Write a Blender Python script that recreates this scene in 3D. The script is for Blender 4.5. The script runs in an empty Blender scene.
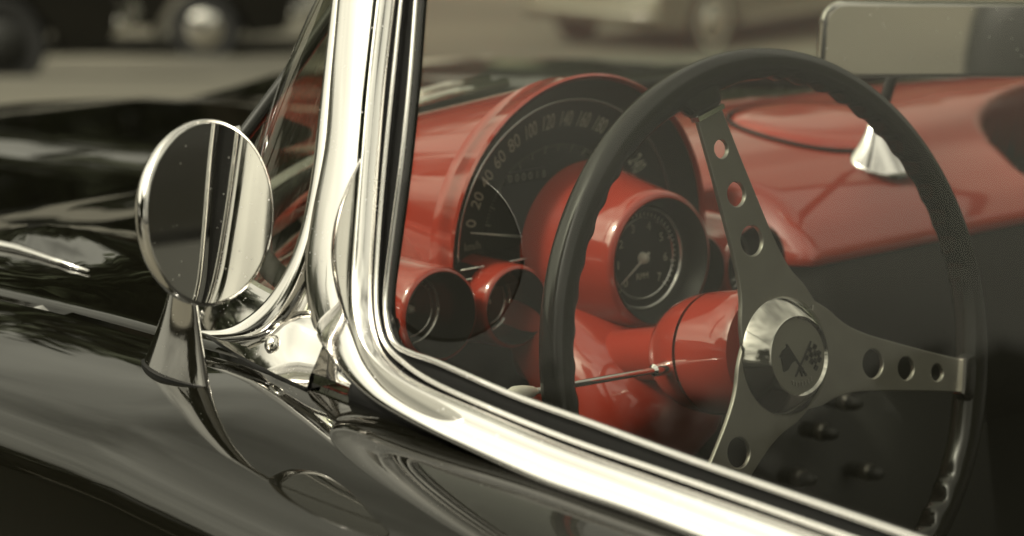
import bpy, bmesh, math, random
from mathutils import Vector as V, Matrix
random.seed(7)
R = math.radians
sc = bpy.context.scene
COL = sc.collection

# ------------------------------------------------------------------ camera
FPX, YAW, PIT = 2634.0, R(39.81), R(12.93)
CAM = V((-1.577, 0, 1.4))
FW = V((math.sin(YAW)*math.cos(PIT), math.cos(YAW)*math.cos(PIT), -math.sin(PIT)))
RT = V((math.cos(YAW), -math.sin(YAW), 0)); UP = RT.cross(FW)
cd = bpy.data.cameras.new('camera'); cam = bpy.data.objects.new('camera', cd); COL.objects.link(cam)
cam.matrix_world = Matrix(((RT.x, UP.x, -FW.x, CAM.x), (RT.y, UP.y, -FW.y, CAM.y), (RT.z, UP.z, -FW.z, CAM.z), (0, 0, 0, 1)))
cd.sensor_width = 36; cd.lens = FPX/1024*36; cd.clip_start = 0.05; cd.clip_end = 2000
cd.dof.use_dof = True; cd.dof.focus_distance = 1.64; cd.dof.aperture_fstop = 7.0
sc.camera = cam

# ------------------------------------------------------------------ sky and sun
SUN_EL, SUN_AZ = R(48), R(-75)          # azimuth measured from +Y towards +X
w = bpy.data.worlds.new('World'); sc.world = w; w.use_nodes = True
nt = w.node_tree; nt.nodes.clear()
sky = nt.nodes.new('ShaderNodeTexSky'); sky.sky_type = 'NISHITA'; sky.sun_disc = False
sky.sun_elevation = SUN_EL; sky.sun_rotation = SUN_AZ; sky.air_density = 1.6; sky.dust_density = 6; sky.ozone_density = 1
hs = nt.nodes.new('ShaderNodeHueSaturation'); hs.inputs['Saturation'].default_value = .03
tint = nt.nodes.new('ShaderNodeMix'); tint.data_type = 'RGBA'; tint.blend_type = 'MULTIPLY'; tint.inputs[0].default_value = 1
tint.inputs[7].default_value = (1.0, .96, .75, 1)
bg = nt.nodes.new('ShaderNodeBackground'); bg.inputs[1].default_value = .12
wo = nt.nodes.new('ShaderNodeOutputWorld')
nt.links.new(sky.outputs[0], hs.inputs['Color']); nt.links.new(hs.outputs[0], tint.inputs[6])
# broken cloud: lighter and darker patches over the whole sky
wtc = nt.nodes.new('ShaderNodeTexCoord'); wmp = nt.nodes.new('ShaderNodeMapping'); wmp.inputs['Scale'].default_value = (1, 1, 2.6)
wns = nt.nodes.new('ShaderNodeTexNoise'); wns.inputs['Scale'].default_value = 1.7; wns.inputs['Detail'].default_value = 5; wns.inputs['Distortion'].default_value = .3
wmr = nt.nodes.new('ShaderNodeMapRange'); wmr.inputs[1].default_value = .36; wmr.inputs[2].default_value = .62; wmr.inputs[3].default_value = .42; wmr.inputs[4].default_value = 1.35
cl_ = nt.nodes.new('ShaderNodeMix'); cl_.data_type = 'RGBA'; cl_.blend_type = 'MULTIPLY'; cl_.inputs[0].default_value = 1
nt.links.new(wtc.outputs['Generated'], wmp.inputs[0]); nt.links.new(wmp.outputs[0], wns.inputs['Vector']); nt.links.new(wns.outputs[0], wmr.inputs[0])
nt.links.new(tint.outputs[2], cl_.inputs[6]); nt.links.new(wmr.outputs[0], cl_.inputs[7]); nt.links.new(cl_.outputs[2], bg.inputs[0]); nt.links.new(bg.outputs[0], wo.inputs[0])
sd = bpy.data.lights.new('sun', 'SUN'); sd.energy = 2.0; sd.angle = R(6); sd.color = (1, .95, .82)
so = bpy.data.objects.new('sun', sd); COL.objects.link(so)
sdir = V((math.sin(SUN_AZ)*math.cos(SUN_EL), math.cos(SUN_AZ)*math.cos(SUN_EL), math.sin(SUN_EL)))
so.rotation_euler = sdir.to_track_quat('Z', 'Y').to_euler()
sc.view_settings.view_transform = 'Standard'; sc.view_settings.look = 'None'
sc.view_settings.exposure = 0.8; sc.view_settings.gamma = 1
sc.cycles.max_bounces = 14; sc.cycles.transparent_max_bounces = 16; sc.cycles.glossy_bounces = 8

# ------------------------------------------------------------------ measuring helpers (a pixel of the photograph -> a point on a real plane)
def ray(px, py): return FW + RT*((px-512)/FPX) - UP*((py-268)/FPX)
def onp(px, py, q, n):
    d = ray(px, py); return CAM + d*(((V(q)-CAM).dot(n))/d.dot(n))
def onX(px, py, c): return onp(px, py, (c, 0, 0), V((1, 0, 0)))
def onY(px, py, c): return onp(px, py, (0, c, 0), V((0, 1, 0)))
def onZ(px, py, c): return onp(px, py, (0, 0, c), V((0, 0, 1)))
LEAN = R(16)
GN = V((-math.cos(LEAN), 0, math.sin(LEAN)))         # outward normal of the driver's side glass
def onG(px, py, off=0.0): return onp(px, py, V((-.72, 0, 1.0)) + GN*off, GN)
def sm(t): t = max(0, min(1, t)); return t*t*(3-2*t)
def interp(x, tab):
    if x <= tab[0][0]: return tab[0][1]
    for (a, b), (c, d) in zip(tab, tab[1:]):
        if x <= c: return b + (d-b)*(x-a)/(c-a)
    return tab[-1][1]
def spline(pts, k=8):
    pts = [V(p) for p in pts]; out = []
    P = [pts[0]*2-pts[1]] + pts + [pts[-1]*2-pts[-2]]
    for i in range(1, len(P)-2):
        a, b, c, d = P[i-1:i+3]
        for j in range(k):
            t = j/k
            out.append(.5*((2*b) + (c-a)*t + (2*a-5*b+4*c-d)*t*t + (3*b-a-3*c+d)*t**3))
    out.append(P[-2]); return out

# ------------------------------------------------------------------ materials
def mat(name, col, rough=.5, metal=0, coat=0, spec=.5, bump=0, bscale=40, var=0, vscale=8, sheen=0, dust=0):
    m = bpy.data.materials.new(name); m.use_nodes = True; t = m.node_tree; b = t.nodes['Principled BSDF']
    b.inputs['Base Color'].default_value = (*col, 1); b.inputs['Roughness'].default_value = rough
    b.inputs['Metallic'].default_value = metal; b.inputs['Coat Weight'].default_value = coat
    b.inputs['Coat Roughness'].default_value = .02; b.inputs['Specular IOR Level'].default_value = spec
    tc = t.nodes.new('ShaderNodeTexCoord')
    if var:
        n = t.nodes.new('ShaderNodeTexNoise'); n.inputs['Scale'].default_value = vscale; n.inputs['Detail'].default_value = 6
        t.links.new(tc.outputs['Object'], n.inputs['Vector'])
        r = t.nodes.new('ShaderNodeMapRange'); r.inputs[3].default_value = 1-var; r.inputs[4].default_value = 1+var
        t.links.new(n.outputs[0], r.inputs[0])
        x = t.nodes.new('ShaderNodeMix'); x.data_type = 'RGBA'; x.blend_type = 'MULTIPLY'; x.inputs[0].default_value = 1
        x.inputs[6].default_value = (*col, 1)
        t.links.new(r.outputs[0], x.inputs[7]); t.links.new(x.outputs[2], b.inputs['Base Color'])
    if dust:
        n = t.nodes.new('ShaderNodeTexNoise'); n.inputs['Scale'].default_value = 30; n.inputs['Detail'].default_value = 4
        t.links.new(tc.outputs['Object'], n.inputs['Vector'])
        r = t.nodes.new('ShaderNodeMapRange'); r.inputs[1].default_value = .35; r.inputs[2].default_value = .75
        r.inputs[3].default_value = rough; r.inputs[4].default_value = rough+dust
        t.links.new(n.outputs[0], r.inputs[0]); t.links.new(r.outputs[0], b.inputs['Roughness'])
    if bump:
        n = t.nodes.new('ShaderNodeTexNoise'); n.inputs['Scale'].default_value = bscale; n.inputs['Detail'].default_value = 4
        t.links.new(tc.outputs['Object'], n.inputs['Vector'])
        bb = t.nodes.new('ShaderNodeBump'); bb.inputs['Strength'].default_value = bump; bb.inputs['Distance'].default_value = .002
        t.links.new(n.outputs[0], bb.inputs['Height']); t.links.new(bb.outputs[0], b.inputs['Normal'])
        if coat: t.links.new(bb.outputs[0], b.inputs['Coat Normal'])
    return m
BLACK = mat('black_paint', (.004, .0038, .0025), .05, spec=0, coat=1, bump=.012, bscale=14, dust=.03)
RED = mat('red_vinyl_paint', (.17, .020, .011), .4, spec=.1, coat=1, bump=.008, bscale=25, var=.12, vscale=10)
RED.node_tree.nodes['Principled BSDF'].inputs['Coat Roughness'].default_value = .05
RED.node_tree.nodes['Principled BSDF'].inputs['Coat IOR'].default_value = 1.75
REDG = mat('red_gloss_paint', (.19, .019, .010), .3, spec=.1, coat=1, bump=.006, bscale=18, var=.10, vscale=12)
CHROME = mat('chrome', (.92, .90, .88), .035, 1, dust=.07, bump=.02, bscale=20)
CHROME2 = mat('chrome_clean', (.80, .78, .74), .06, 1, dust=.05)
MIRR = mat('mirror_silver', (.80, .79, .75), .012, 1, dust=.03)
BRUSH = mat('brushed_spoke', (.32, .31, .27), .33, .9, bump=.10, bscale=160, var=.15, vscale=60)
REDG.node_tree.nodes['Principled BSDF'].inputs['Coat IOR'].default_value = 1.7
RIMM = mat('black_rim_plastic', (.006, .006, .0045), .22, spec=.45)
RUBBER = mat('black_rubber', (.005, .005, .0045), .5, spec=.15, dust=.2)
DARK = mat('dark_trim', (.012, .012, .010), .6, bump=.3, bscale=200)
DIAL = mat('dial_black', (.012, .013, .010), .45, var=.3, vscale=30)
PRINT = mat('dial_print', (.36, .355, .28), .6)
PRINTD = mat('dial_print_dim', (.17, .17, .13), .6)
NEEDLE = mat('needle_white', (.60, .58, .50), .4)
EMB = mat('emblem_grey', (.20, .195, .16), .38, .6, bump=.1, bscale=100)
EMBD = mat('emblem_dark', (.008, .008, .006), .4, .3)
HUBM = mat('dark_polished_hub', (.50, .49, .44), .07, 1, dust=.06)
CREAM = mat('cream_plastic', (.75, .72, .62), .3, coat=.4)
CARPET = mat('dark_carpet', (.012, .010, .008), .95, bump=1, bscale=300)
TYRE = mat('tyre_rubber', (.012, .012, .011), .8)
WWALL = mat('white_wall', (.6, .58, .5), .6)
FARGREY = mat('far_grey_paint', (.20, .19, .15), .25, coat=.7)
FARGLASS = mat('far_glass', (.02, .02, .02), .05, coat=1)
BARK = mat('bark', (.06, .05, .035), .9)
LEAF = mat('leaf', (.05, .06, .028), .7, var=.4, vscale=1.5)

def specks(m, scale, lo, rough):
    # dust specks and water spots: tiny patches that scatter the reflection
    t = m.node_tree; b = t.nodes['Principled BSDF']; tc = t.nodes.new('ShaderNodeTexCoord')
    n = t.nodes.new('ShaderNodeTexVoronoi'); n.inputs['Scale'].default_value = scale; n.inputs['Randomness'].default_value = 1
    k = t.nodes.new('ShaderNodeTexNoise'); k.inputs['Scale'].default_value = scale*.35
    a = t.nodes.new('ShaderNodeMath'); a.operation = 'LESS_THAN'; a.inputs[1].default_value = lo
    c = t.nodes.new('ShaderNodeMath'); c.operation = 'GREATER_THAN'; c.inputs[1].default_value = .56
    d = t.nodes.new('ShaderNodeMath'); d.operation = 'MULTIPLY'; e = t.nodes.new('ShaderNodeMath'); e.operation = 'MULTIPLY_ADD'; e.inputs[1].default_value = rough
    t.links.new(tc.outputs['Object'], n.inputs['Vector']); t.links.new(tc.outputs['Object'], k.inputs['Vector'])
    t.links.new(n.outputs['Distance'], a.inputs[0]); t.links.new(k.outputs[0], c.inputs[0]); t.links.new(a.outputs[0], d.inputs[0]); t.links.new(c.outputs[0], d.inputs[1])
    t.links.new(d.outputs[0], e.inputs[0])
    lk = b.inputs['Roughness'].links
    if lk: t.links.new(lk[0].from_socket, e.inputs[2])
    else: e.inputs[2].default_value = b.inputs['Roughness'].default_value
    t.links.new(e.outputs[0], b.inputs['Roughness'])
    return m
specks(MIRR, 260, .12, .45); specks(CHROME, 320, .15, .35)
def glass_mat(name, dust, k, tint=(1, 1, 1)):
    m = bpy.data.materials.new(name); m.use_nodes = True; t = m.node_tree; t.nodes.clear()
    o = t.nodes.new('ShaderNodeOutputMaterial'); tr = t.nodes.new('ShaderNodeBsdfTransparent'); tr.inputs[0].default_value = (*tint, 1)
    g = t.nodes.new('ShaderNodeBsdfGlossy'); g.inputs['Roughness'].default_value = .004; g.inputs['Color'].default_value = (1, 1, 1, 1)
    f = t.nodes.new('ShaderNodeLayerWeight'); f.inputs[0].default_value = .5        # facing: 1 - cos, the same from both sides
    pw = t.nodes.new('ShaderNodeMath'); pw.operation = 'POWER'; pw.inputs[1].default_value = 5
    mu = t.nodes.new('ShaderNodeMath'); mu.operation = 'MULTIPLY_ADD'; mu.inputs[1].default_value = .96; mu.inputs[2].default_value = .04*k; mu.use_clamp = True
    mx = t.nodes.new('ShaderNodeMixShader'); t.links.new(f.outputs['Facing'], pw.inputs[0]); t.links.new(pw.outputs[0], mu.inputs[0]); t.links.new(mu.outputs[0], mx.inputs[0])
    t.links.new(tr.outputs[0], mx.inputs[1]); t.links.new(g.outputs[0], mx.inputs[2])
    d = t.nodes.new('ShaderNodeBsdfDiffuse'); d.inputs[0].default_value = (.62, .60, .46, 1)  # dust film whose olive colour also paints a haze over the shadows
    tc = t.nodes.new('ShaderNodeTexCoord'); n = t.nodes.new('ShaderNodeTexNoise'); n.inputs['Scale'].default_value = 3.5; n.inputs['Detail'].default_value = 5
    r = t.nodes.new('ShaderNodeMapRange'); r.inputs[1].default_value = .3; r.inputs[2].default_value = .7
    r.inputs[3].default_value = dust*.75; r.inputs[4].default_value = dust*1.25
    t.links.new(tc.outputs['Object'], n.inputs['Vector']); t.links.new(n.outputs[0], r.inputs[0])
    m2 = t.nodes.new('ShaderNodeMixShader'); t.links.new(r.outputs[0], m2.inputs[0])
    t.links.new(mx.outputs[0], m2.inputs[1]); t.links.new(d.outputs[0], m2.inputs[2]); t.links.new(m2.outputs[0], o.inputs[0])
    return m
GLASS = glass_mat('side_glass', .005, .36)
WGLASS = glass_mat('windshield_glass', .006, 1.1, (.90, .92, .84))
LENS = glass_mat('gauge_glass', .004, .4)

# ------------------------------------------------------------------ object helpers
def obj(name, verts, faces, m, parent=None, smooth=True, mats=None, fm=None):
    me = bpy.data.meshes.new(name); me.from_pydata([tuple(v) for v in verts], [], faces)
    bm = bmesh.new(); bm.from_mesh(me); bmesh.ops.recalc_face_normals(bm, faces=bm.faces); bm.to_mesh(me); bm.free()
    me.materials.append(m)
    for x in (mats or []): me.materials.append(x)
    if fm:
        for p, i in zip(me.polygons, fm): p.material_index = i
    if smooth: me.shade_smooth()
    o = bpy.data.objects.new(name, me); COL.objects.link(o)
    if parent: o.parent = parent
    return o
def sharp(o, ang=35):
    o.data.set_sharp_from_angle(angle=R(ang)); return o
def thing(name, label, cat, loc=(0, 0, 0), group=None):
    o = bpy.data.objects.new(name, None); COL.objects.link(o); o.location = loc
    o.empty_display_size = .2; o['label'] = label; o['category'] = cat
    if group: o['group'] = group
    return o
class MB:
    def __init__(s): s.v = []; s.f = []; s.m = []
    def add(s, v, f, mi=0):
        n = len(s.v); s.v += [V(p) for p in v]; s.f += [tuple(i+n for i in q) for q in f]; s.m += [mi]*len(f); return s
    def loft(s, rings, closed=True, cap=True, mi=0):
        n = len(rings[0]); v = [p for r in rings for p in r]; f = []
        for i in range(len(rings)-1):
            for j in range(n if closed else n-1):
                a = i*n+j; b = i*n+(j+1) % n; f.append((a, b, b+n, a+n))
        if cap and closed: f += [tuple(range(n))[::-1], tuple((len(rings)-1)*n+j for j in range(n))]
        return s.add(v, f, mi)
    def tube(s, pts, r, seg=12, mi=0, cap=True):
        pts = [V(p) for p in pts]; rings = []; prev = None
        for i, p in enumerate(pts):
            t = (pts[min(i+1, len(pts)-1)]-pts[max(i-1, 0)]).normalized()
            if prev is None:
                u = t.cross(V((0, 0, 1)));  u = u if u.length > .1 else t.cross(V((1, 0, 0)))
            else: u = prev - t*prev.dot(t)
            u.normalize(); prev = u; q = t.cross(u); rr = r(i/(len(pts)-1)) if callable(r) else r
            rings.append([p+u*(rr*math.cos(a))+q*(rr*math.sin(a)) for a in [k*2*math.pi/seg for k in range(seg)]])
        return s.loft(rings, True, cap, mi)
    def lathe(s, prof, o, n, seg=64, mi=0, u=None):
        o = V(o); n = V(n).normalized(); u = V(u) if u else n.cross(V((0, 0, 1))).normalized(); q = n.cross(u)
        rings = [[o+n*h+u*(max(r, 1e-5)*math.cos(a))+q*(max(r, 1e-5)*math.sin(a)) for a in [k*2*math.pi/seg for k in range(seg)]] for r, h in prof]
        return s.loft(rings, True, False, mi)
    def box(s, c, d, mi=0):
        c = V(c); x, y, z = [k/2 for k in d]
        v = [c+V((a*x, b*y, e*z)) for a in (-1, 1) for b in (-1, 1) for e in (-1, 1)]
        return s.add(v, [(0, 1, 3, 2), (4, 6, 7, 5), (0, 4, 5, 1), (2, 3, 7, 6), (0, 2, 6, 4), (1, 5, 7, 3)], mi)
    def build(s, name, m, parent=None, smooth=True, mats=None, ang=None):
        o = obj(name, s.v, s.f, m, parent, smooth, mats, s.m)
        if ang: sharp(o, ang)
        return o
def grid(name, rows, m, parent, thick=0, ang=None, side=-1):
    nr, nc = len(rows), len(rows[0]); v = [p for r in rows for p in r]
    f = [(i*nc+j, i*nc+j+1, (i+1)*nc+j+1, (i+1)*nc+j) for i in range(nr-1) for j in range(nc-1)]
    o = obj(name, v, f, m, parent)
    if sum(p.normal.z*p.area for p in o.data.polygons) < 0:
        o.data.flip_normals()
    if thick:
        md = o.modifiers.new('s', 'SOLIDIFY'); md.thickness = thick; md.offset = side
    if ang: sharp(o, ang)
    return o
def curve_mesh(name, splines, m, parent, ext, bev, mw):
    cu = bpy.data.curves.new(name, 'CURVE'); cu.dimensions = '2D'; cu.fill_mode = 'BOTH'; cu.extrude = ext; cu.bevel_depth = bev; cu.bevel_resolution = 2
    for pts in splines:
        sp = cu.splines.new('POLY'); sp.points.add(len(pts)-1); sp.use_cyclic_u = True
        for p, q in zip(sp.points, pts): p.co = (q[0], q[1], 0, 1)
    return bake(cu, name, m, parent, mw)
def bake(cu, name, m, parent, mw):
    t = bpy.data.objects.new('tmp', cu); COL.objects.link(t)
    dg = bpy.context.evaluated_depsgraph_get(); me = bpy.data.meshes.new_from_object(t.evaluated_get(dg))
    bpy.data.objects.remove(t); bpy.data.curves.remove(cu)
    me.transform(mw); me.name = name; me.materials.clear(); me.materials.append(m)
    o = bpy.data.objects.new(name, me); COL.objects.link(o); o.parent = parent
    return o
def text_mesh(txt, size, mw, ext=.0002):
    cu = bpy.data.curves.new('t', 'FONT'); cu.body = txt; cu.size = size; cu.align_x = 'CENTER'; cu.align_y = 'CENTER'; cu.extrude = ext
    cu.resolution_u = 4
    t = bpy.data.objects.new('tmp', cu); COL.objects.link(t)
    dg = bpy.context.evaluated_depsgraph_get(); me = bpy.data.meshes.new_from_object(t.evaluated_get(dg))
    bpy.data.objects.remove(t); bpy.data.curves.remove(cu); me.transform(mw); return me
def add_mesh(mb, me, mi=0):
    mb.add([v.co.copy() for v in me.vertices], [tuple(p.vertices) for p in me.polygons], mi); bpy.data.meshes.remove(me)
def frame(o, x, y, z):
    o, x, y, z = V(o), V(x), V(y), V(z)
    return Matrix(((x.x, y.x, z.x, o.x), (x.y, y.y, z.y, o.y), (x.z, y.z, z.z, o.z), (0, 0, 0, 1)))

# ================================================================== THE GROUND
def gz(x, y):
    s = x*math.sin(R(40))+y*math.cos(R(40))
    return -2.3*sm((s-4.5)/22)
gm = bpy.data.materials.new('pale_tarmac'); gm.use_nodes = True; t = gm.node_tree; b = t.nodes['Principled BSDF']; b.inputs['Roughness'].default_value = .85
tc = t.nodes.new('ShaderNodeTexCoord'); n1 = t.nodes.new('ShaderNodeTexNoise'); n1.inputs['Scale'].default_value = .35; n1.inputs['Detail'].default_value = 10
n2 = t.nodes.new('ShaderNodeTexNoise'); n2.inputs['Scale'].default_value = 60
cr = t.nodes.new('ShaderNodeValToRGB'); cr.color_ramp.elements[0].color = (.040, .037, .027, 1); cr.color_ramp.elements[1].color = (.098, .090, .066, 1)
cr.color_ramp.elements[0].position = .3; cr.color_ramp.elements[1].position = .7
bu = t.nodes.new('ShaderNodeBump'); bu.inputs['Strength'].default_value = .4
for n in (n1, n2): t.links.new(tc.outputs['Object'], n.inputs['Vector'])
t.links.new(n1.outputs[0], cr.inputs[0]); t.links.new(cr.outputs[0], b.inputs['Base Color']); t.links.new(n2.outputs[0], bu.inputs['Height']); t.links.new(bu.outputs[0], b.inputs['Normal'])
ax = [-600, -300, -150, -80, -50]+[i*2.0 for i in range(-20, 31)]+[80, 120, 200, 350, 600]
rows = [[V((x, y, gz(x, y))) for x in ax] for y in ax]
g = grid('parking_lot', rows, gm, None); g['kind'] = 'structure'

# ================================================================== THE CAR
car = thing('sports_car', 'black open vintage sports car with red dashboard, chrome window frame and three-spoke steering wheel', 'car', (0, 0, 0))
# --- windshield base curve in plan (mirrored about x = 0)
HB = [(-.712, 1.20), (-.708, 1.25), (-.690, 1.32), (-.665, 1.385), (-.62, 1.46), (-.55, 1.55), (-.46, 1.62), (-.34, 1.68), (-.18, 1.73), (0, 1.75)]
def wsY(x):
    return interp(-abs(x), HB)
def crest(y):                                        # height of the fender crest along the car
    return interp(y, [(-1.2, .97), (0, .985), (.7, .990), (1.1, .990), (1.25, .993), (1.5, .982), (2.0, .945), (2.4, .905), (2.8, .870), (3.1, .825), (3.3, .76), (3.42, .66)])
def topz(x, y):                                      # cowl, hood and fender tops, |x| <= .72
    a = abs(x); z = crest(y)
    f = sm((y-1.5)/.5)
    z += -.020*f*sm((.58-a)/.08) + .022*f*sm((.225-a)/.075)
    z += .020*math.exp(-((x+.60)/.045)**2-((y-1.72)/.10)**2)   # cowl vent bulge
    z += .020*math.exp(-((x-.60)/.045)**2-((y-1.72)/.10)**2)
    c = sm((.62-a)/.3)*sm((2.1-y)/.4); z += .03*c        # cowl rises to the windshield
    return z
SIDE = [(-.72, 0)]
for k in range(9): a_ = R(4+1.6*k); SIDE.append((SIDE[-1][0]-.0098, SIDE[-1][1]-.0098*math.tan(a_)))
x0_, z0_ = SIDE[-1]
for k in range(1, 15): a_ = R(18+66*k/14); SIDE.append((x0_-.050*(math.sin(a_)-math.sin(R(18))), z0_-.050*(math.cos(R(18))-math.cos(a_))))
x0_, z0_ = SIDE[-1]
SIDE += [(x0_-.0035, z0_-.04), (x0_-.007, z0_-.09), (x0_-.009, z0_-.15), (x0_, z0_-.24), (x0_+.020, z0_-.36), (x0_+.03, z0_-.5), (x0_+.04, z0_-.64)]
ys = [-1.3+.1*i for i in range(0, 20)] + [.72+.04*i for i in range(0, 34)] + [2.1+.07*i for i in range(0, 19)]
ys = sorted(set(round(y, 3) for y in ys if y <= 3.40))
def nose(y): return 1-.22*sm((y-2.9)/.55)**2
for s in (1, -1):
    rows = []
    for y in ys:
        k = nose(y); c = crest(y); rows.append([V((s*x*k, y, c+z*(1+.25*sm((y-1.5)/1.5)))) for x, z in SIDE])
    o = grid('side_panel', rows, BLACK, car, .003, side=-1)
xs = [-.72+.72*i/36 for i in range(73)]
NR = 60; rows = []
for j in range(NR+1):
    u = j/NR; r = []
    for x in xs:
        y0 = wsY(x)+.006; y = y0+(3.42-.25*(x/.72)**2*0-y0)*u**1.25; k = nose(y)
        z = topz(x, y) - .0
        r.append(V((x*k, y, z)))
    rows.append(r)
hood = grid('hood', rows, BLACK, car, .002, side=-1)
# nose closing panel, with grille opening trim
mb = MB(); fr = rows[-1]; mb.loft([fr, [p+V((0, .02, -.10)) for p in fr], [p+V((0, -.02, -.38)) for p in fr]], closed=False); mb.build('nose_panel', BLACK, car)
# rear deck behind the seats
mb = MB(); mb.loft([[V((x, y, crest(y)-.004+.03*math.cos(x*2))) for x in [-.72+.04*i for i in range(37)]] for y in (-.25, -.6, -1.0, -1.3)], closed=False); mb.build('rear_deck', BLACK, car)
# tyres and arches are out of the frame but the car stands on them
for sx in (-1, 1):
    for y in (2.45, -.6):
        mb = MB(); mb.lathe([(.0, .0), (.18, .0), (.30, .01), (.33, .03), (.33, .14), (.30, .16), (0, .16)], (sx*.80, y, .33), (-sx, 0, 0), 40)
        o = mb.build('wheel', TYRE, car, ang=40)
        mb = MB(); mb.lathe([(0, -.03), (.06, -.025), (.17, -.005), (.18, .002)], (sx*.80, y, .33), (-sx, 0, 0), 40); mb.build('hubcap', CHROME2, o)

# --- windshield: base moulding, glass
def hb3(i):
    x, y = HBs[i].x, HBs[i].y; return V((x, y, topz(x*.995, y)+.004))
full = [V((x, y, 0)) for x, y in HB] + [V((-x, y, 0)) for x, y in HB[::-1][1:]]
HBs = spline(full, 6)
base = [hb3(i) for i in range(len(HBs))]
mb = MB()
rings = []
for i, p in enumerate(base):
    t = (base[min(i+1, len(base)-1)]-base[max(i-1, 0)]).normalized(); o_ = t.cross(V((0, 0, -1))).normalized()   # outward
    prof = [(-.012, .030), (-.006, .034), (.000, .030), (.006, .022), (.011, .012), (.016, .003), (.018, -.004), (-.014, -.004)]
    rings.append([p - o_*(-a)*1.0 + V((0, 0, b)) for a, b in prof])
mb.loft(rings); mb.build('windshield_base_moulding', CHROME, car, ang=60)
mb = MB(); rings = []
for i, p in enumerate(base):
    t = (base[min(i+1, len(base)-1)]-base[max(i-1, 0)]).normalized(); o_ = t.cross(V((0, 0, -1))).normalized()
    rings.append([p + o_*a + V((0, 0, b)) for a, b in [(.014, -.003), (.017, -.0025), (.019, -.004), (.019, -.010), (.014, -.010)]])
mb.loft(rings); mb.build('windshield_seal', RUBBER, car)
def top_of(p, i):
    # header of the screen: raked back and pulled in
    s = abs(HBs[i].x)/.712
    return V((p.x*(.75+.08*(s**3)), 1.16+(p.y-1.16)*.70, 1.335))
rows = []
for k in range(13):
    u = k/12; r = []
    for i, p in enumerate(base):
        q = top_of(p, i); a = p+V((0, 0, .02)); m_ = a.lerp(q, u); bulge = .012*math.sin(math.pi*u)
        t = (base[min(i+1, len(base)-1)]-base[max(i-1, 0)]).normalized(); o_ = t.cross(V((0, 0, -1))).normalized()
        r.append(m_+o_*bulge)
    rows.append(r)
wsg = grid('windshield_glass', rows, WGLASS, car)
mb = MB(); mb.tube([p+V((0, 0, .008)) for p in rows[-1]], .014, 10); mb.build('windshield_header', CHROME, car)

# dark glossy tube down the wrap of the screen
e0 = CAM+ray(238, 143)*1.76; e1 = CAM+ray(352, -14)*1.80
mb = MB(); mb.tube(spline([e0+(e0-e1)*.10, e0, e0.lerp(e1, .5)+RT*.001, e1, e1+(e1-e0)*.4], 6), .0052, 14); mb.build('screen_edge_tube', RIMM, car)
mb = MB(); mb.tube([e0-UP*.0-RT*.009-V((0, 0, .006)), e0-RT*.007+UP*.007, e0-RT*.001+UP*.009, e0+RT*.003], .0035, 10); mb.build('screen_edge_clip', CHROME, car)
# wiper arm and blade lying on the cowl
for a, b in (((405, 107), (506, 83)), ((405, 98), (488, 80))):
    p, q = onZ(*a, 1.045), onZ(*b, 1.045); mb = MB(); mb.tube([p, p.lerp(q, .5)+V((0, 0, .002)), q], .0042, 8); mb.build('wiper', CHROME2, car)
# --- side window frame (outlines measured on the leaning glass plane)
def band(pairs, off, h, name, m, k=8, n=11, back=-.012, parent=car, pw=.13, ang=None, tilt=None):
    A = spline([onG(*a) for a, b in pairs], k); B = spline([onG(*b) for a, b in pairs], k); rings = []
    for i, (a, b) in enumerate(zip(A, B)):
        ring = []; tl = tilt(i/k) if tilt else 0
        for j in range(n):
            u = j/(n-1); hh = h*(max(0, math.sin(math.pi*u))**pw) + tl*(1-u)*(a-b).length; ring.append(a.lerp(b, u)+GN*(off+hh))
        ring += [b+GN*back, a+GN*back]; rings.append(ring)
    mb = MB(); mb.loft(rings); return mb.build(name, m, parent, ang=ang)
FR = [((354, -60), (405, -60)), ((348, 0), (398, 0)), ((341, 80), (389, 80)), ((335, 150), (382, 160)), ((321, 220), (377, 230)), ((314, 275), (374, 285)),
      ((323, 328), (376, 320)), ((345, 365), (384, 347)), ((374, 393), (401, 367)), ((410, 416), (431, 386)), ((470, 446), (490, 412)),
      ((560, 487), (567, 444)), ((655, 520), (662, 478)), ((800, 575), (805, 528)), ((1000, 650), (1005, 600)), ((1200, 728), (1205, 676))]
door_frame = band(FR, .002, .010, 'window_frame', CHROME, n=15, back=-.006, tilt=lambda q: .30*sm((q-6.5)/3.5))
RB = [((a[1][0]-2, a[1][1]+2), b) for a, b in zip(FR, [(424, -60), (419, 0), (413, 80), (405, 160), (396, 230), (388, 290), (389, 322), (397, 345), (414, 355), (441, 364), (515, 396), (590, 423), (685, 458), (820, 505), (1013, 572), (1213, 642)])]
band(RB, -.004, .001, 'window_gasket', RUBBER, n=5, back=-.006)
def bead(pts, r, off, name, m):
    mb = MB(); mb.tube([onG(*p)+GN*off for p in []] or spline([onG(*p, 0)+GN*off for p in pts], 8), r, 10); return mb.build(name, m, car)
bead([(409, -60), (403, 0), (395, 80), (387, 160), (381, 230), (378, 287), (380, 322), (388, 345), (404, 362), (434, 382), (494, 409), (572, 440), (667, 473), (810, 523), (1009, 594), (1209, 668)], .0016, .001, 'frame_bead', CHROME)
bead([(424, -60), (419, 0), (413, 80), (405, 160), (396, 230), (389, 290), (390, 322), (398, 344), (415, 354), (441, 363), (515, 395), (590, 422), (685, 457), (820, 504), (1013, 571), (1213, 641)], .0016, .002, 'inner_bead', CHROME)
gp = [(424, -60), (419, 0), (413, 80), (405, 160), (396, 230), (389, 290), (390, 322), (398, 344), (415, 354), (441, 363), (515, 395), (590, 422), (685, 457), (820, 504), (1013, 571), (1213, 641)]
gl = [onG(*p, -.002) for p in gp]; topg = V((-.72, 0, 1)) + V((math.sin(LEAN), 0, math.cos(LEAN)))*.33 - GN*.002
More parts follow.
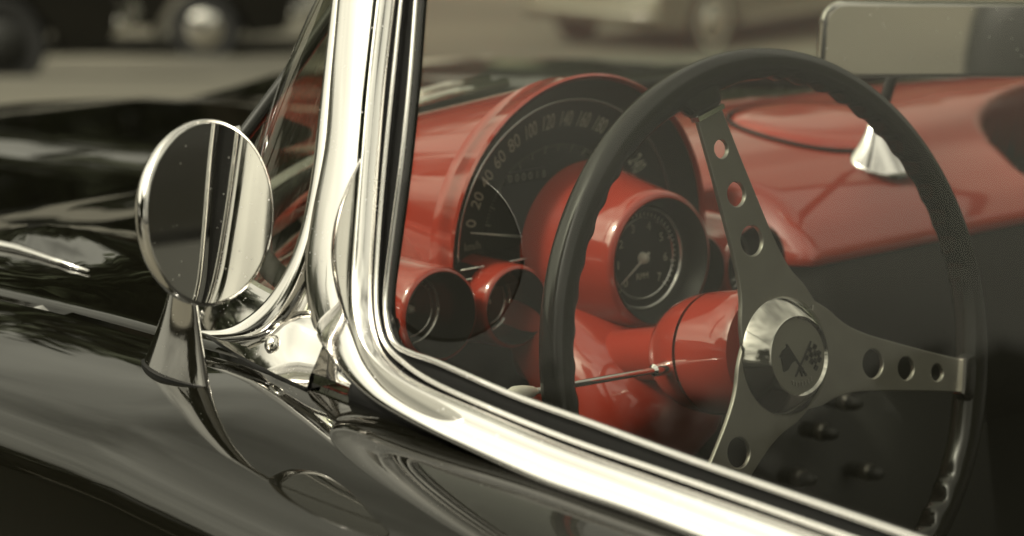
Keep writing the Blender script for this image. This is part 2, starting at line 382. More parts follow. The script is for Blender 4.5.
top2 = [V((topg.x, gl[0].y, topg.z)), V((topg.x, .42, topg.z-.0)), V((topg.x-.03, .30, topg.z-.08))]
me = gl + [top2[2], top2[1], top2[0]]
wg = obj('side_glass', me, [tuple(range(len(me)))], GLASS, car, False)
mb = MB(); mb.tube(spline([gl[-1], top2[2], top2[1], V((topg.x, .9, topg.z)), top2[0]], 8), .006, 8); mb.build('window_top_rail', CHROME, car)

# windshield post (the outer chrome band that turns forward into the base moulding)
PA = [((342, -60), (355, -60)), ((334, 0), (349, 0)), ((327, 60), (343, 60)), ((320, 120), (338, 120)), ((314, 170), (335, 162)), ((305, 220), (325, 215)), ((292, 260), (313, 262)), ((275, 290), (300, 295)), ((254, 312), (283, 322)), ((226, 328), (262, 338)), ((196, 330), (228, 342))]
band(PA, -.004, .008, 'windshield_post', CHROME, n=11)
# pillar foot: folded chrome casting between post and belt line
rows = []
L_ = spline([onG(*p, -.006) for p in [(318, 262), (306, 296), (288, 322), (268, 340), (262, 348)]], 6)
R_ = spline([onG(*p, .001) for p in [(318, 285), (325, 330), (346, 366), (376, 396), (412, 418)]], 6)
for i, (a, b) in enumerate(zip(L_, R_)):
    u = i/(len(L_)-1); r = []
    for j in range(25):
        t_ = j/24; fold = .0050*math.sin(t_*math.pi)*math.sin(t_*9+u*3.0)*(.3+u)
        r.append(a.lerp(b, t_)+GN*(fold-.008*math.sin(math.pi*t_)))
    rows.append(r)
grid('pillar_foot', rows, CHROME, car, .003)
mb = MB(); c = onG(273, 345, .002)
mb.lathe([(0, .004), (.004, .0035), (.006, .001), (.006, -.004)], c, GN, 16); mb.build('screw', CHROME2, car)
# rubber lip under the chrome belt
bl = spline([onG(*p, 0) for p in [(352, 386), (372, 396), (410, 416), (470, 445), (560, 486), (655, 519), (800, 574), (1000, 650), (1200, 728)]], 6)
mb = MB(); mb.loft([[p+V((-.0015, 0, .001)), p+V((.004, 0, .004)), p+V((.012, 0, .004)), p+V((.012, 0, -.03)), p+V((.001, 0, -.03)), p+V((-.003, 0, -.004))] for p in bl])
mb.build('belt_seal', RUBBER, car)
mb = MB(); mb.loft([[V((-.722, y, crest(y)-.001)), V((-.70, y, crest(y)-.004)), V((-.645, y, crest(y)-.012)), V((-.64, y, crest(y)-.05))] for y in [-.25+.1*i for i in range(18)]], closed=False); mb.build('door_top', BLACK, car)
# --- door mirror
mc = V((-.7815, 1.2175, 1.100)); az = R(166.5); mn = V((math.sin(az)*math.cos(R(6)), math.cos(az)*math.cos(R(6)), math.sin(R(6))))
RM = .0518
mb = MB(); mb.lathe([(RM-.0015, .0005), (RM, 0), (RM+.0008, -.002), (RM+.0004, -.006), (RM-.002, -.010), (RM-.008, -.016), (RM-.02, -.022), (.015, -.026), (0, -.027)], mc, mn, 96)
sm_ = mb.build('door_mirror', CHROME, car); sm_['label'] = 'round chrome door mirror on a flared stalk'
mb = MB(); mb.lathe([(0, .0), (RM-.0015, .0)], mc, mn, 96); mb.build('mirror_glass', MIRR, sm_)
bz = V((-.758, 1.296, .9858)); tp = mc - mn*.016 + V((-.002, .004, -.030))
d1 = V((.07, 1, 0)).normalized(); d2 = V((d1.y, -d1.x, 0))
def lens(c, ry, rx, n=48): return [c + d1*(ry*math.copysign(abs(math.cos(a))**1.25, math.cos(a))) + d2*(rx*math.copysign(abs(math.sin(a))**1.1, math.sin(a))) for a in [q*2*math.pi/n for q in range(n)]]
rings = []
for k in range(21):
    u = k/20; c = bz.lerp(tp, u); e = (1-u)**1.35
    rings.append(lens(c, .0100+.0285*e, .0045+.0060*e))
mb = MB(); mb.loft(rings); mb.build('mirror_stalk', CHROME, sm_, ang=40)
mb = MB(); mb.loft([lens(bz+V((0, 0, h)), .0400, .0122) for h in (-.008, .0012)]); mb.build('mirror_gasket', RUBBER, sm_, ang=40)
# --- fender spear
mb = MB(); pts = [V((-.640, y, topz(-.640, y)+.002)) for y in [1.595+.05*i for i in range(16)]]
mb.tube(pts, lambda u: .001+.0030*min(1, u*6), 10); mb.build('fender_spear', CHROME, car)

# ================================================================== DASHBOARD
DC = -.335                                              # instrument centre line
def gback(x): return sm((.235-abs(x-DC))/.04)      # the panel steps back behind the gauges
def dz(x): return -.030*sm((-x-.25)/.30)
PR = [(1.70, 1.008), (1.66, 1.022), (1.60, 1.028), (1.54, 1.023), (1.49, 1.010), (1.45, .992), (1.42, .970), (1.404, .953), (1.398, .944), (1.398, .938)]
PR = [(a, b-.005*sm((a-1.45)/.15)) for a, b in PR]
PRs = spline([V((0, a, b)) for a, b in PR], 9)
rows = []
covf = []
for i in range(181):
    x = -.635+1.27*i/180; r = []
    for k, p in enumerate(PRs):
        lim = wsY(x)-.022; y = 1.396+(p.y-1.396)*min(1, max(.02, (lim-1.396)/.304))
        z = p.z+dz(x); y += .046*gback(x)*sm((1.47-p.y)/.06)
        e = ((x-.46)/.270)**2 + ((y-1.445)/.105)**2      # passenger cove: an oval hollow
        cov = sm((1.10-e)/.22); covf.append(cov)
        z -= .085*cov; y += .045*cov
        r.append(V((x, y, z)))
    rows.append(r)
ld = [[V((x, y+.046*gback(x), z+dz(x)*.5)) for y, z in [(1.406, .944), (1.404, .937), (1.399, .915), (1.405, .86), (1.43, .80), (1.47, .74)]] for x in [-.635+1.27*i/40 for i in range(41)]]
grid('lower_dash_panel', ld, DARK, car, .003)
dash = grid('dashboard', rows, RED, car, .004); dash['label'] = 'red dashboard with rounded top edge'
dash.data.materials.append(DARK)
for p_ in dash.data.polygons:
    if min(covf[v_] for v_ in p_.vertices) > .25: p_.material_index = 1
mb = MB(); mb.tube([p+V((0, 0, .030))+V((-p.x*.035, -.022, 0)) for p in base], .0075, 10); mb.build('windshield_inner_seal', RUBBER, car)
# speaker cover on the dash top
pc = V((.035, 1.538, 0)); pc.z = 1.034
nn = V((0, -.17, 1)).normalized()
mb = MB(); 
def dashz(y): return interp(y, [(p.y, p.z) for p in sorted(PRs[:64], key=lambda q: q.y)])
rings = []
for rr, hh in [(0, .006), (.03, .006), (.055, .0055), (.068, .004), (.073, .000), (.074, -.004)]:
    rings.append([V((pc.x+rr*1.0*math.cos(a), pc.y+rr*.85*math.sin(a), dashz(pc.y+rr*.85*math.sin(a))+hh)) for a in [q*2*math.pi/64 for q in range(64)]])
mb.loft(rings, True, False); mb.build('speaker_cover', REDG, dash)
mb = MB(); mb.tube([V((pc.x+.0755*math.cos(a), pc.y+.0755*.85*math.sin(a), dashz(pc.y+.0755*.85*math.sin(a))+.001)) for a in [q*2*math.pi/64 for q in range(65)]], .0022, 8, cap=False); mb.build('cover_groove', RUBBER, dash)
# dark cabin: firewall, tunnel, floor, door card, seat
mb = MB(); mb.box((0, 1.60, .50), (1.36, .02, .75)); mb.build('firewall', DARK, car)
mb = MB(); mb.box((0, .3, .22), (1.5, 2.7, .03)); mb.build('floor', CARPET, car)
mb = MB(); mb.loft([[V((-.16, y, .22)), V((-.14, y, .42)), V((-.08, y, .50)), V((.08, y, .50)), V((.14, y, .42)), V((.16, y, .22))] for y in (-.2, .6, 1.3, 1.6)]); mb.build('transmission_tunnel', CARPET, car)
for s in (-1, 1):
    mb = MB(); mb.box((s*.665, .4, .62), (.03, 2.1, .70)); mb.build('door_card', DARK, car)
def cushion(c, d, name, parent):
    mb = MB(); n = 12; rings = []
    for i in range(n+1):
        v = -1+2*i/n; s_ = (1-abs(v)**4)**.5 if abs(v) < 1 else .05
        rings.append([V(c)+V((d[0]/2*(abs(math.cos(a))**.4)*(1 if math.cos(a) > 0 else -1)*max(.3, s_), d[1]/2*v, d[2]/2*(abs(math.sin(a))**.4)*(1 if math.sin(a) > 0 else -1)*max(.3, s_))) for a in [q*2*math.pi/32 for q in range(32)]])
    mb.loft(rings); return mb.build(name, DARK, parent)
for sx in (-.36, .36):
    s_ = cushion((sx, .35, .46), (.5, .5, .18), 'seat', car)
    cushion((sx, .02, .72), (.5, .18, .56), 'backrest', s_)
# centre console controls (dim chrome knobs under the dash)
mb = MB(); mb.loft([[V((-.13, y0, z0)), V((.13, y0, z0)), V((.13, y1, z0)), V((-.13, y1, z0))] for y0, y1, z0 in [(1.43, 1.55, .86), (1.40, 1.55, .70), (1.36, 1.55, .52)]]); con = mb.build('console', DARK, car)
def knob(p, r, name='knob'):
    mb = MB(); mb.lathe([(0, .016), (r*.6, .015), (r*.9, .010), (r, .003), (r, -.02)], p, (0, -1, .1), 24); k = mb.build(name, DARK, con)
    mb = MB(); mb.lathe([(r*1.02, .004), (r*1.18, .002), (r*1.18, -.004), (r*1.02, -.004)], p, (0, -1, .1), 24); mb.build('knob_ring', BRUSH, k)
for px, py in [(822, 432), (868, 472), (800, 478), (846, 402)]: knob(onY(px, py, 1.385), .0062)

# --- speedometer hood and dial
SY = 1.41; SCZ = .988; SR = .124
rings = []
for k in range(11):
    u = k/10; y = SY+.27*u; r = SR*(1-.50*u); cz = SCZ-.012*u
    xx = DC + .0*u
    rings.append([V((xx-r*math.cos(a), y, cz+r*math.sin(a)*(1-.02*u))) for a in [math.pi*(-.04+1.08*q/48) for q in range(49)]])
rim = [[V((DC-rr*math.cos(a), yy, SCZ+rr*math.sin(a))) for a in [math.pi*(-.04+1.08*q/48) for q in range(49)]] for rr, yy in [(SR-.006, SY+.030), (SR-.004, SY+.0), (SR-.0015, SY-.002)]]
mb = MB(); mb.loft(rim+rings, closed=False); sh = mb.build('speedometer_hood', REDG, car, ang=50); sh['label'] = 'red half-round hood over the speedometer'
# dial: dark conical ring, number ring, inner face
def arc(r, y, a0=-.04, a1=1.04, n=64, cz=SCZ): return [V((DC-r*math.cos(math.pi*a), y, cz+r*math.sin(math.pi*a))) for a in [a0+(a1-a0)*q/n for q in range(n+1)]]
mb = MB(); mb.loft([arc(SR-.005, SY+.001), arc(SR-.010, SY+.006), arc(.104, SY+.018), arc(.101, SY+.020), arc(.070, SY+.030), arc(.066, SY+.034), arc(.001, SY+.034)], closed=False)
dl = mb.build('speedometer_dial', DIAL, sh, ang=30)
mb = MB(); mb.tube(arc(.1035, SY+.0165), .0012, 8); mb.build('dial_ring', CHROME2, sh)
mb = MB(); mb.tube(arc(SR+.0, SY+.024, .78, .93), .0035, 8); mb.build('hood_trim', CHROME, sh)
mb = MB()
for i in range(13):
    v = i*20; a = .25+.195*i; rr = .0875
    c = V((DC-rr*math.cos(a), SY+.0235, SCZ+rr*math.sin(a)))
    tx = V((math.sin(a), 0, math.cos(a))); ty = V((-math.cos(a), 0, math.sin(a)))
    ty = (ty + V((0, -.28, 0))).normalized(); tz = tx.cross(ty)
    me = text_mesh(str(v), .0172, frame(c, tx*(.50 if v > 90 else .72), ty, tz)); add_mesh(mb, me)
mb.build('numerals', PRINT, sh, False)
mb = MB()
for i in range(61):
    a = .25+.039*i; L = .006 if i % 5 == 0 else .003
    p = V((DC-.069*math.cos(a), SY+.0295, SCZ+.069*math.sin(a))); q = V((DC-(.069-L)*math.cos(a), SY+.0315, SCZ+(.069-L)*math.sin(a)))
    mb.tube([p, q], .00035 if i % 5 else .0006, 4)
mb.build('tick_marks', PRINTD, sh, False)
me = text_mesh('km/h', .0085, frame(V((DC-.086, SY+.021, SCZ+.0055)), V((.9, 0, 0)), V((0, 0, 1)), V((0, -1, 0)))); mb = MB(); add_mesh(mb, me); mb.build('unit_lettering', PRINTD, sh, False)
# odometer window
mb = MB(); oc = V((DC-.028, SY+.031, SCZ+.048)); mb.box(oc, (.040, .002, .009)); od = mb.build('odometer', EMBD, sh, False)
mb = MB()
for i, ch in enumerate('000018'): add_mesh(mb, text_mesh(ch, .008, frame(oc+V((-.016+.0064*i, -.0016, 0)), V((1, 0, 0)), V((0, 0, 1)), V((0, -1, 0)))))
mb.build('odometer_digits', PRINTD, sh, False)
mb = MB(); mb.tube([V((DC-.030, SY+.022, SCZ+.004)), V((DC-.090, SY+.018, SCZ+.0165))], lambda u: .0010-.0006*u, 8); mb.build('needle', NEEDLE, sh)
# base ledge of the dial with two fine chrome lines
mb = MB(); mb.box((DC, SY+.016, SCZ-.012), (.236, .036, .016)); lg = mb.build('dial_ledge', RUBBER, sh, False)
for h in (-.0035, -.011):
    mb = MB(); mb.tube([V((DC-.116, SY-.003, SCZ+h)), V((DC-.05, SY-.003, SCZ+h)), V((DC+.116, SY-.003, SCZ+h))], .0007, 6); mb.build('ledge_line', CHROME2, sh)

# --- gauges
def gauge(cx, cz, y, r, depth, label, backr=1.25, tach=False):
    dp = 0 if tach else -.016
    n = V((0, -1, .06)).normalized(); o = V((cx, y, cz))
    mb = MB(); mb.lathe([(r*.885, -.006), (r*.89, -.002), (r*.905, .0), (r*.97, -.001), (r, -.004), (r*1.02, -.012), (r*(1+(backr-1)*.5), -depth*.6), (r*backr, -depth)], o, n, 72)
    pod = mb.build('gauge_pod', REDG, car, ang=60); pod['label'] = label
    mb = MB(); mb.lathe([(r*.895, .001), (r*(.80 if tach else .87), -.006), (r*.76, -.020+dp)], o, n, 64); mb.build('bezel', RUBBER if not tach else DIAL, pod)
    mb = MB(); mb.lathe([(r*.765, -.0185), (r*.72, -.0165), (r*.70, -.0185)], o+n*dp, n, 64); mb.build('chrome_ring', CHROME2, pod)
    mb = MB(); mb.lathe([(r*.60, -.0190), (r*.585, -.0182), (r*.57, -.0190)], o+n*dp, n, 64); mb.build('inner_ring', CHROME2, pod)
    mb = MB(); mb.lathe([(0, -.0215), (r*.77, -.0215)], o+n*dp, n, 48); mb.build('dial', DIAL, pod)
    mb = MB(); ux = V((1, 0, 0)); uz = n.cross(ux)*-1; uz = ux.cross(n)*-1
    if uz.z < 0: uz = -uz
    N = 40 if tach else 12
    for i in range(N+1):
        a = R(225-270*i/N) if tach else R(150-120*i/N); L = r*(.09 if i % 5 == 0 else .05)
        d = ux*math.cos(a)+uz*math.sin(a); b_ = o-n*(.0208-dp)
        mb.tube([b_+d*(r*.66), b_+d*(r*.66-L)], r*.010, 4)
    if tach:
        for i in range(8):
            a = R(225-270*i/7); d = ux*math.cos(a)+uz*math.sin(a); add_mesh(mb, text_mesh(str(i), r*.17, frame(o-n*.0206+d*(r*.46), ux, uz, n)))
        add_mesh(mb, text_mesh('RPM', r*.13, frame(o-n*.0206-uz*(r*.27), ux, uz, n)))
    mb.build('markings', PRINTD if not tach else PRINT, pod, False)
    a = R(150 if not tach else 215); d = ux*math.cos(a)+uz*math.sin(a); p = o-n*(.018-dp)
    mb = MB(); mb.tube([p-d*(r*.12), p+d*(r*.55)], lambda u: r*.022*(1-.6*u), 6); mb.lathe([(0, .003), (r*.07, .002), (r*.09, -.002)], p, n, 20); mb.build('needle', NEEDLE, pod)
    mb = MB(); mb.lathe([(0, -.0085), (r*.4, -.009), (r*.79, -.0105)], o, n, 48); mb.build('gauge_glass', LENS, pod)
    return pod
gauge(-.489, .963, 1.382, .0335, .07, 'red small gauge pod nearest the door', 1.12)
gauge(-.419, .9575, 1.384, .0300, .07, 'red small gauge pod second from the door', 1.12)
gauge(-.181, .953, 1.384, .0335, .07, 'red small gauge pod farthest from the door', 1.12)
gauge(-.243, .957, 1.384, .0300, .07, 'red small gauge pod behind the upper spoke', 1.12)
gauge(-.327, .986, 1.334, .0500, .078, 'large red tachometer pod in front of the speedometer', 1.32, True)
# red shroud below the tachometer
rings = []
for y, rx, z0, z1 in [(1.355, .050, .952, .86), (1.375, .066, .955, .83), (1.40, .078, .965, .81), (1.44, .088, .975, .80)]:
    rings.append([V((DC-rx*math.cos(math.pi*q/24), y-.012*math.sin(math.pi*q/24), z0)) for q in range(25)])
mb = MB(); 
prof = [(.960, .040, 1.375), (.948, .046, 1.355), (.93, .050, 1.325), (.90, .052, 1.290), (.86, .052, 1.300), (.82, .050, 1.335), (.77, .046, 1.39)]
mb.loft([[V((DC-.0-rx*math.cos(math.pi*q/24)*(1.45), yy+.09-.09*math.sin(math.pi*q/24)**.6, zz)) for q in range(25)] for zz, rx, yy in prof], closed=False)
mb.build('column_shroud', REDG, car)

# ================================================================== STEERING WHEEL
WT = R(12); WC = V((-.36, 1.184, .955)); Wn = V((0, -math.cos(WT), math.sin(WT))); Wu = V((1, 0, 0)); Ww = V((0, math.sin(WT), math.cos(WT)))
def wp(a, b, c=0): return WC+Wu*a+Ww*b+Wn*c
rings = []; NSEG = 360
angs_sp = [R(-15), R(105), R(225)]
for k in range(NSEG):
    a = 2*math.pi*k/NSEG; cen = wp(.1905*math.cos(a), .1905*math.sin(a)); e = wp(math.cos(a), math.sin(a))-WC
    # finger scallops inside the rim, away from the spokes
    dsp = min(abs((a-s+math.pi) % (2*math.pi)-math.pi) for s in angs_sp)
    sc_ = sm((dsp-R(17))/R(10)); w_ = .0042*sc_*(.5-.5*math.cos(a*54))**1.0
    thick = 1+.25*sm((R(16)-dsp)/R(12))
    ring = []
    for q in range(20):
        b_ = 2*math.pi*q/20; ca, sa = math.cos(b_), math.sin(b_)
        rr = .0113*ca
        if ca < 0: rr = (.0098*thick)*ca + w_*ca*ca*abs(ca)
        ring.append(cen+e*rr+Wn*(.0105*math.copysign(abs(sa)**.65, sa)))
    rings.append(ring)
mb = MB(); mb.loft(rings+[rings[0]], True, False); rimo = mb.build('steering_wheel', RIMM, car); rimo['label'] = 'dark three-spoke steering wheel with drilled spokes'
def circ(cx, cy, r, n=40): return [(cx+r*math.cos(2*math.pi*i/n), cy+r*math.sin(2*math.pi*i/n)) for i in range(n)]
for s in angs_sp:
    half = spline([V(p) for p in [(.020, .036, 0), (.034, .0315, 0), (.046, .0255, 0), (.058, .0215, 0), (.075, .0185, 0), (.10, .0160, 0), (.14, .0127, 0), (.176, .0105, 0)]], 5)
    outline = [(p.x, p.y) for p in half]+[(p.x, -p.y) for p in half[::-1]]
    X = Wu*math.cos(s)+Ww*math.sin(s); Y = -Wu*math.sin(s)+Ww*math.cos(s)
    sp = curve_mesh('spoke', [outline, circ(.080, 0, .0107), circ(.1128, 0, .0088), circ(.1445, 0, .0068)], BRUSH, rimo, .0011, .0007, frame(wp(0, 0, .008), X, Y, Wn))
    # moulded boss where the rim grips the spoke
    c0 = WC+Wn*.007
    mb = MB(); rings = []
    for r_, hw, hh in [(.171, .0125, .0045), (.174, .0150, .0065), (.180, .0175, .0078), (.187, .0230, .0085), (.192, .0300, .0085)]:
        rings.append([WC+Wn*(.006-.006*sm((r_-.17)/.02))+X*r_+Y*(hw*(abs(math.cos(q))**.5)*(1 if math.cos(q) >= 0 else -1))+Wn*(hh*(abs(math.sin(q))**.6)*(1 if math.sin(q) >= 0 else -1)) for q in [2*math.pi*i/32 for i in range(32)]])
    mb.loft(rings); mb.build('spoke_boss', RIMM, rimo)
    mb = MB(); q0 = WC+Wn*.0105+X*.1695
    mb.add([q0+X*a*.0016+Y*b*.0125+Wn*c for a in (-1, 1) for b in (-1, 1) for c in (-.006, .0015)], [(0, 1, 3, 2), (4, 6, 7, 5), (0, 4, 5, 1), (2, 3, 7, 6), (0, 2, 6, 4), (1, 5, 7, 3)]); mb.build('spoke_clip', CHROME2, rimo, False)
hc = wp(-.004, -.002, 0)
mb = MB(); mb.lathe([(.0365, .006), (.0392, .0085), (.0395, .0100), (.0385, .0115), (.0275, .0225), (.0262, .0232), (.0255, .0225), (.0245, .0215)], hc, Wn, 96)
hub = mb.build('hub', HUBM, rimo, ang=28)
# emblem disc
mb = MB(); mb.lathe([(0, .0222), (.020, .0220), (.0250, .0214)], hc, Wn, 64); bd = mb.build('emblem_disc', EMB, rimo)
mb = MB(); E0 = hc+Wn*.0224
def eq(pts, h=.0008, mi=0):
    pts = [(x*1.3, y*1.3) if math.hypot(x, y) < .0165 else (x, y) for x, y in pts]
    n = len(pts); top = [E0+Wu*x+Ww*y+Wn*h for x, y in pts]; bot = [E0+Wu*x+Ww*y-Wn*.0005 for x, y in pts]
    mb.add(top+bot, [tuple(range(n))]+[(i, (i+1) % n, (i+1) % n+n, i+n) for i in range(n)], mi)
def flag(base, ang, flip, chk):
    ca, sa = math.cos(ang), math.sin(ang)
    def T(u, v): u *= flip; return (base[0]+u*ca-v*sa, base[1]+u*sa+v*ca)
    eq([T(-.0004, -.009), T(.0004, -.009), T(.0004, .012), T(-.0004, .012)], .0007, 1)
    for i in range(5):
        for j in range(4):
            wv = .0007*math.sin(i*1.3)
            if chk:
                if (i+j) % 2: continue
                eq([T(.0005+i*.0021, .002+j*.0024+wv), T(.0026+i*.0021, .002+j*.0024+wv), T(.0026+i*.0021, .0044+j*.0024+wv), T(.0005+i*.0021, .0044+j*.0024+wv)], .0008, 1)
    if not chk:
        eq([T(.0005, .002), T(.004, .0027), (T(.0080, .002)), T(.0105, .003), T(.0105, .0115), T(.0080, .0105), T(.004, .0115), T(.0005, .011)], .0008, 1)
flag((.0015, -.003), R(-42), 1, True); flag((-.0015, -.003), R(32), -1, False)
for i, ch in enumerate('||||'): pass
eq([(-.0015, -.006), (.0015, -.006), (0, -.0105)], .0009, 1)
for i in range(7):
    a = R(-118+9*i*1.0); c = (.0185*math.cos(a), .0185*math.sin(a)); eq([(c[0]-.0006, c[1]-.0014), (c[0]+.0006, c[1]-.0014), (c[0]+.0006, c[1]+.0014), (c[0]-.0006, c[1]+.0014)], .0006, 0)
mb.build('emblem', BRUSH, rimo, False, [EMBD])
# column housing
mb = MB(); mb.lathe([(.012, -.002), (.0405, -.008), (.0418, -.012), (.0425, -.030), (.0422, -.056)], WC, Wn, 72)
mb.lathe([(.0400, -.056), (.0400, -.0590)], WC, Wn, 72, 1)
mb.lathe([(.0420, -.059), (.0410, -.070), (.0380, -.082), (.0330, -.092), (.0260, -.101), (.020, -.105), (.018, -.16), (.018, -.26)], WC, Wn, 72)
colm = mb.build('steering_column', REDG, car, ang=50, mats=[RUBBER])
# turn signal lever
l0 = onY(662, 369, 1.2465); l1 = onY(536, 391, 1.215)
mb = MB(); mb.tube([l0+(l0-l1)*.10, l0, l0.lerp(l1, .5), l1], .0023, 10)
d = (l1-l0).normalized(); mb.lathe([(.0022, .012), (.0042, .010), (.0046, .002), (.0046, -.004), (.0056, -.006), (.0056, -.012)], l0, d, 20)
lev = mb.build('turn_signal_lever', CHROME2, car, ang=40)
mb = MB(); mb.lathe([(.002, 0), (.0036, .004), (.0052, .014), (.0055, .022), (.0040, .027), (0, .029)], l1, d, 20); mb.build('lever_knob', CREAM, lev)

# --- rear view mirror on its chrome foot
fb = V((.037, 1.455, .994))
mb = MB(); rings = []
fd1 = V((1, -.15, -.05)).normalized(); fd2 = V((.1, 1, .35)).normalized(); ap = fb+V((.003, .014, .046))
for k in range(13):
    u = k/12; e = (1-u)**1.8; c = fb.lerp(ap, u)
    rings.append([c+fd1*((.0050+.028*e)*math.cos(a))+fd2*((.0045+.020*e)*math.sin(a)) for a in [q*2*math.pi/32 for q in range(32)]])
mb.loft(rings); foot = mb.build('mirror_foot', CHROME, car)
RC = CAM+ray(935, 40)*2.02
mb = MB(); mb.tube([ap-V((0, 0, .006)), CAM+ray(884, 104)*2.05, CAM+ray(893, 74)*2.045, CAM+ray(898, 50)*2.05], .0046, 12); mb.build('mirror_stem', DARK, foot)
az = R(202); rn = V((math.sin(az), math.cos(az), -.02)).normalized(); rx_ = V((0, 0, 1)).cross(rn).normalized(); rx_ = (rx_+V((0, 0, -.045))).normalized(); rz_ = rn.cross(rx_)
def rrect(hw, hh, r, n=10):
    pts = []
    for cx, cy, a0 in [(hw-r, hh-r, 0), (-hw+r, hh-r, 90), (-hw+r, -hh+r, 180), (hw-r, -hh+r, 270)]:
        for i in range(n+1): a = R(a0+90*i/n); pts.append((cx+r*math.cos(a), cy+r*math.sin(a)))
    return pts
def rr(hw, hh, r, d): return [RC+rx_*x+rz_*y+rn*d for x, y in rrect(hw, hh, r*1.4)]
mb = MB(); mb.loft([rr(.0925, .0270, .010, .0005), rr(.095, .0290, .012, 0), rr(.0955, .0295, .012, -.003), rr(.094, .028, .012, -.010), rr(.082, .019, .012, -.020)]); rv = mb.build('rear_view_mirror', CHROME2, car, ang=40)
mb = MB(); mb.loft([rr(.0915, .0260, .010, -.0005), rr(.0915, .0260, .010, .0012)]); mb.build('mirror_glass', MIRR, rv, ang=30)

# ================================================================== BACKGROUND CARS
def gpos(px, dist):
    a = YAW+math.atan((px-512)/FPX); x = CAM.x+dist*math.sin(a); y = CAM.y+dist*math.cos(a); return x, y, gz(x, y)
def far_car(px, dist, heading, paint, label, ww=True, cap=CHROME2):
    x, y, z = gpos(px, dist)
    c = thing('parked_car', label, 'car', (x, y, z), 'cars parked behind the sports car')
    c.rotation_euler = (0, 0, heading)
    # local: X along the car, Y across; body side profile lofted across its width
    P = [(-2.2, .45), (-2.25, .62), (-2.15, .80), (-1.5, .90), (-.95, .95), (-.55, 1.32), (.25, 1.38), (.75, 1.05), (1.0, .98), (1.9, .86), (2.15, .70), (2.2, .5), (2.1, .30), (1.75, .26)]
    low = [(1.7, .42), (1.55, .62), (1.3, .68), (1.05, .62), (.92, .40), (.9, .25), (-.9, .25), (-.95, .42), (-1.08, .62), (-1.3, .68), (-1.55, .62), (-1.7, .42), (-1.75, .28), (-2.1, .32)]
    prof = P+low
    mb = MB()
    mb.loft([[V((a*.985, yy, b_*(1-k*.05)+k*.02)) for a, b_ in prof] for yy, k in [(-.80, 1), (-.84, .4), (-.86, 0), (.86, 0), (.84, .4), (.80, 1)]]); bd_ = mb.build('body', paint, c, ang=40)
    for s in (-1, 1):
        mb = MB(); mb.loft([[V((a, s*.868, b_)) for a, b_ in [(-.85, .97), (-.5, 1.27), (.2, 1.32), (.62, 1.03)]], [V((a, s*.86, b_)) for a, b_ in [(-.85, .97), (-.5, 1.27), (.2, 1.32), (.62, 1.03)]]]); mb.build('side_window', FARGLASS, c)
        mb = MB(); mb.box((0, s*.875, .30), (1.7, .02, .09)); mb.build('rocker_trim', CHROME2, c, False)
        for wx in (-1.32, 1.32):
            mb = MB(); mb.lathe([(0, .02), (.18, .02), (.30, .0), (.325, .03), (.325, .16), (0, .16)], (wx, s*.88, .325), (0, -s, 0), 36); w_ = mb.build('wheel', TYRE, c, ang=40)
            if ww: mb = MB(); mb.lathe([(.20, .014), (.26, .004), (.265, .006)], (wx, s*.885, .325), (0, -s, 0), 36); mb.build('whitewall', WWALL, w_)
            mb = MB(); mb.lathe([(0, -.03), (.08, -.025), (.14, -.005), (.17, .01)], (wx, s*.885, .325), (0, -s, 0), 36); mb.build('hubcap', cap, w_)
    for s in (-1, 1):
        mb = MB(); mb.loft([[V((s*(2.24-.10*(yy/.8)**2), yy, zz)), V((s*(2.30-.10*(yy/.8)**2), yy, zz+.05)), V((s*(2.24-.10*(yy/.8)**2), yy, zz+.10))] for yy, zz in [(-.84+.12*i, .40) for i in range(15)]]); mb.build('bumper', FARGREY, c)
    return c
PERP = -YAW
def place(c, x, y, rz): c.location = (x, y, gz(x, y)); c.rotation_euler = (0, 0, rz)
far_car(75, 25.5, PERP, BLACK, 'dark sedan with a chrome hubcap, blurred, parked at upper left', ww=False)
far_car(-185, 19.5, PERP+R(8), BLACK, 'nearer black car, blurred, cut by the left edge of the photo', ww=False, cap=DARK)
far_car(720, 27.0, PERP+R(50), FARGREY, 'grey car angled away, blurred, beyond the windshield')
far_car(470, 33.0, PERP+R(-12), WWALL, 'pale car blurred farther back behind the chrome pillar')

nb = far_car(900, 10, 0, BLACK, 'unseen black saloon added beside the passenger door to darken mirror reflections', ww=False); place(nb, 3.3, -1.0, R(90))  # added out of view, a dark mass for the door mirror to reflect
nb2 = far_car(900, 10, 0, BLACK, 'unseen black saloon added on the driver side to darken body reflections', ww=False); place(nb2, -4.5, 5.0, R(90))  # added out of view so the lower body side reflects black
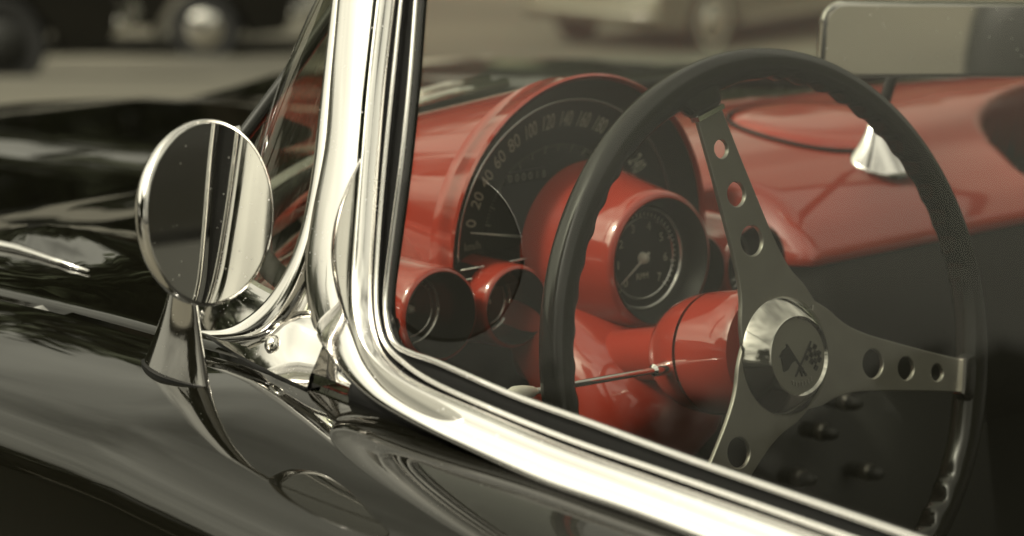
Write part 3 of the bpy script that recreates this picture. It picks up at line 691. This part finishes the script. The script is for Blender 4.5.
# ================================================================== TREES round the lot (reflected in the paint and chrome, several added to darken reflections)
def tree(x, y, h, rad, label, nleaf=3200, low=.28):
    z = gz(x, y); t_ = thing('shade_tree', label, 'tree', (x, y, z), 'trees round the parking lot')
    mb = MB(); mb.tube([V((0, 0, -.2)), V((.1, 0, h*.25)), V((-.05, .1, h*.5)), V((.0, 0, h*.8))], lambda u: .035*h*(1-.75*u), 8)
    for i in range(6):
        a = i*1.05; q = V((math.cos(a)*rad*.7, math.sin(a)*rad*.7, h*(.62+.05*i))); mb.tube([V((0, .05, h*(.3+.05*i))), q*.6+V((0, 0, h*.15)), q], lambda u: .012*h*(1-.8*u), 5)
    mb.build('trunk', BARK, t_)
    mb = MB(); cl = []
    for i in range(40):
        a = random.uniform(0, 6.28); r = rad*math.sqrt(random.random())*.85; zz = h*random.uniform(low, .93); r *= (1-.55*max(0, (zz/h-.6)/.4)); cl.append((V((r*math.cos(a), r*math.sin(a), zz)), rad*random.uniform(.26, .46)))
    for i in range(nleaf):
        c, s = random.choice(cl); d = V((random.gauss(0, 1), random.gauss(0, 1), random.gauss(0, 1))).normalized()*s*random.random()**.4
        p = c+d; u = V((random.gauss(0, 1), random.gauss(0, 1), random.gauss(0, 1))).normalized(); v = u.orthogonal().normalized(); e = random.uniform(.25, .5)*h/12
        mb.add([p-u*e, p+v*e*.6, p+u*e, p-v*e*.6], [(0, 1, 2, 3)])
    mb.build('crown', LEAF, t_, False)
TREES = []
for i, deg in enumerate([2, 10, 18, 26, 33, 41, 50, 58, 67, 78, 90, 104]):
    TREES.append((deg, 44+random.uniform(-5, 6), random.uniform(14, 19)))
for deg in [115, 127, 139, 151, 163, 214, 251, 262]: TREES.append((deg, 20+random.uniform(-1, 2), random.uniform(11, 14)))  # unseen, added to darken what the mirror and hub reflect
for i, (deg, dist, h) in enumerate(TREES):
    a = R(deg); tree(CAM.x+dist*math.sin(a), dist*math.cos(a), h, h*.36, 'unseen broad leafy tree at the edge of the parking lot')
for deg in range(-50, 0, 4):                              # low, far row ahead on the left, unseen, added to darken the lower glass
    a = R(deg+random.uniform(-1, 1)); d = random.uniform(84, 96); h = random.uniform(9.5, 12); tree(CAM.x+d*math.sin(a), d*math.cos(a), h, h*.5, 'unseen broad leafy tree at the edge of the parking lot', 1500, .12)
for deg in range(-92, -50, 6):                            # tall dense trees square to the driver's side, unseen, added to darken glass reflections
    a = R(deg); d = random.uniform(34, 38); h = random.uniform(14, 17); tree(CAM.x+d*math.sin(a), d*math.cos(a), h, h*.34, 'unseen broad leafy tree at the edge of the parking lot', 4500, .12)
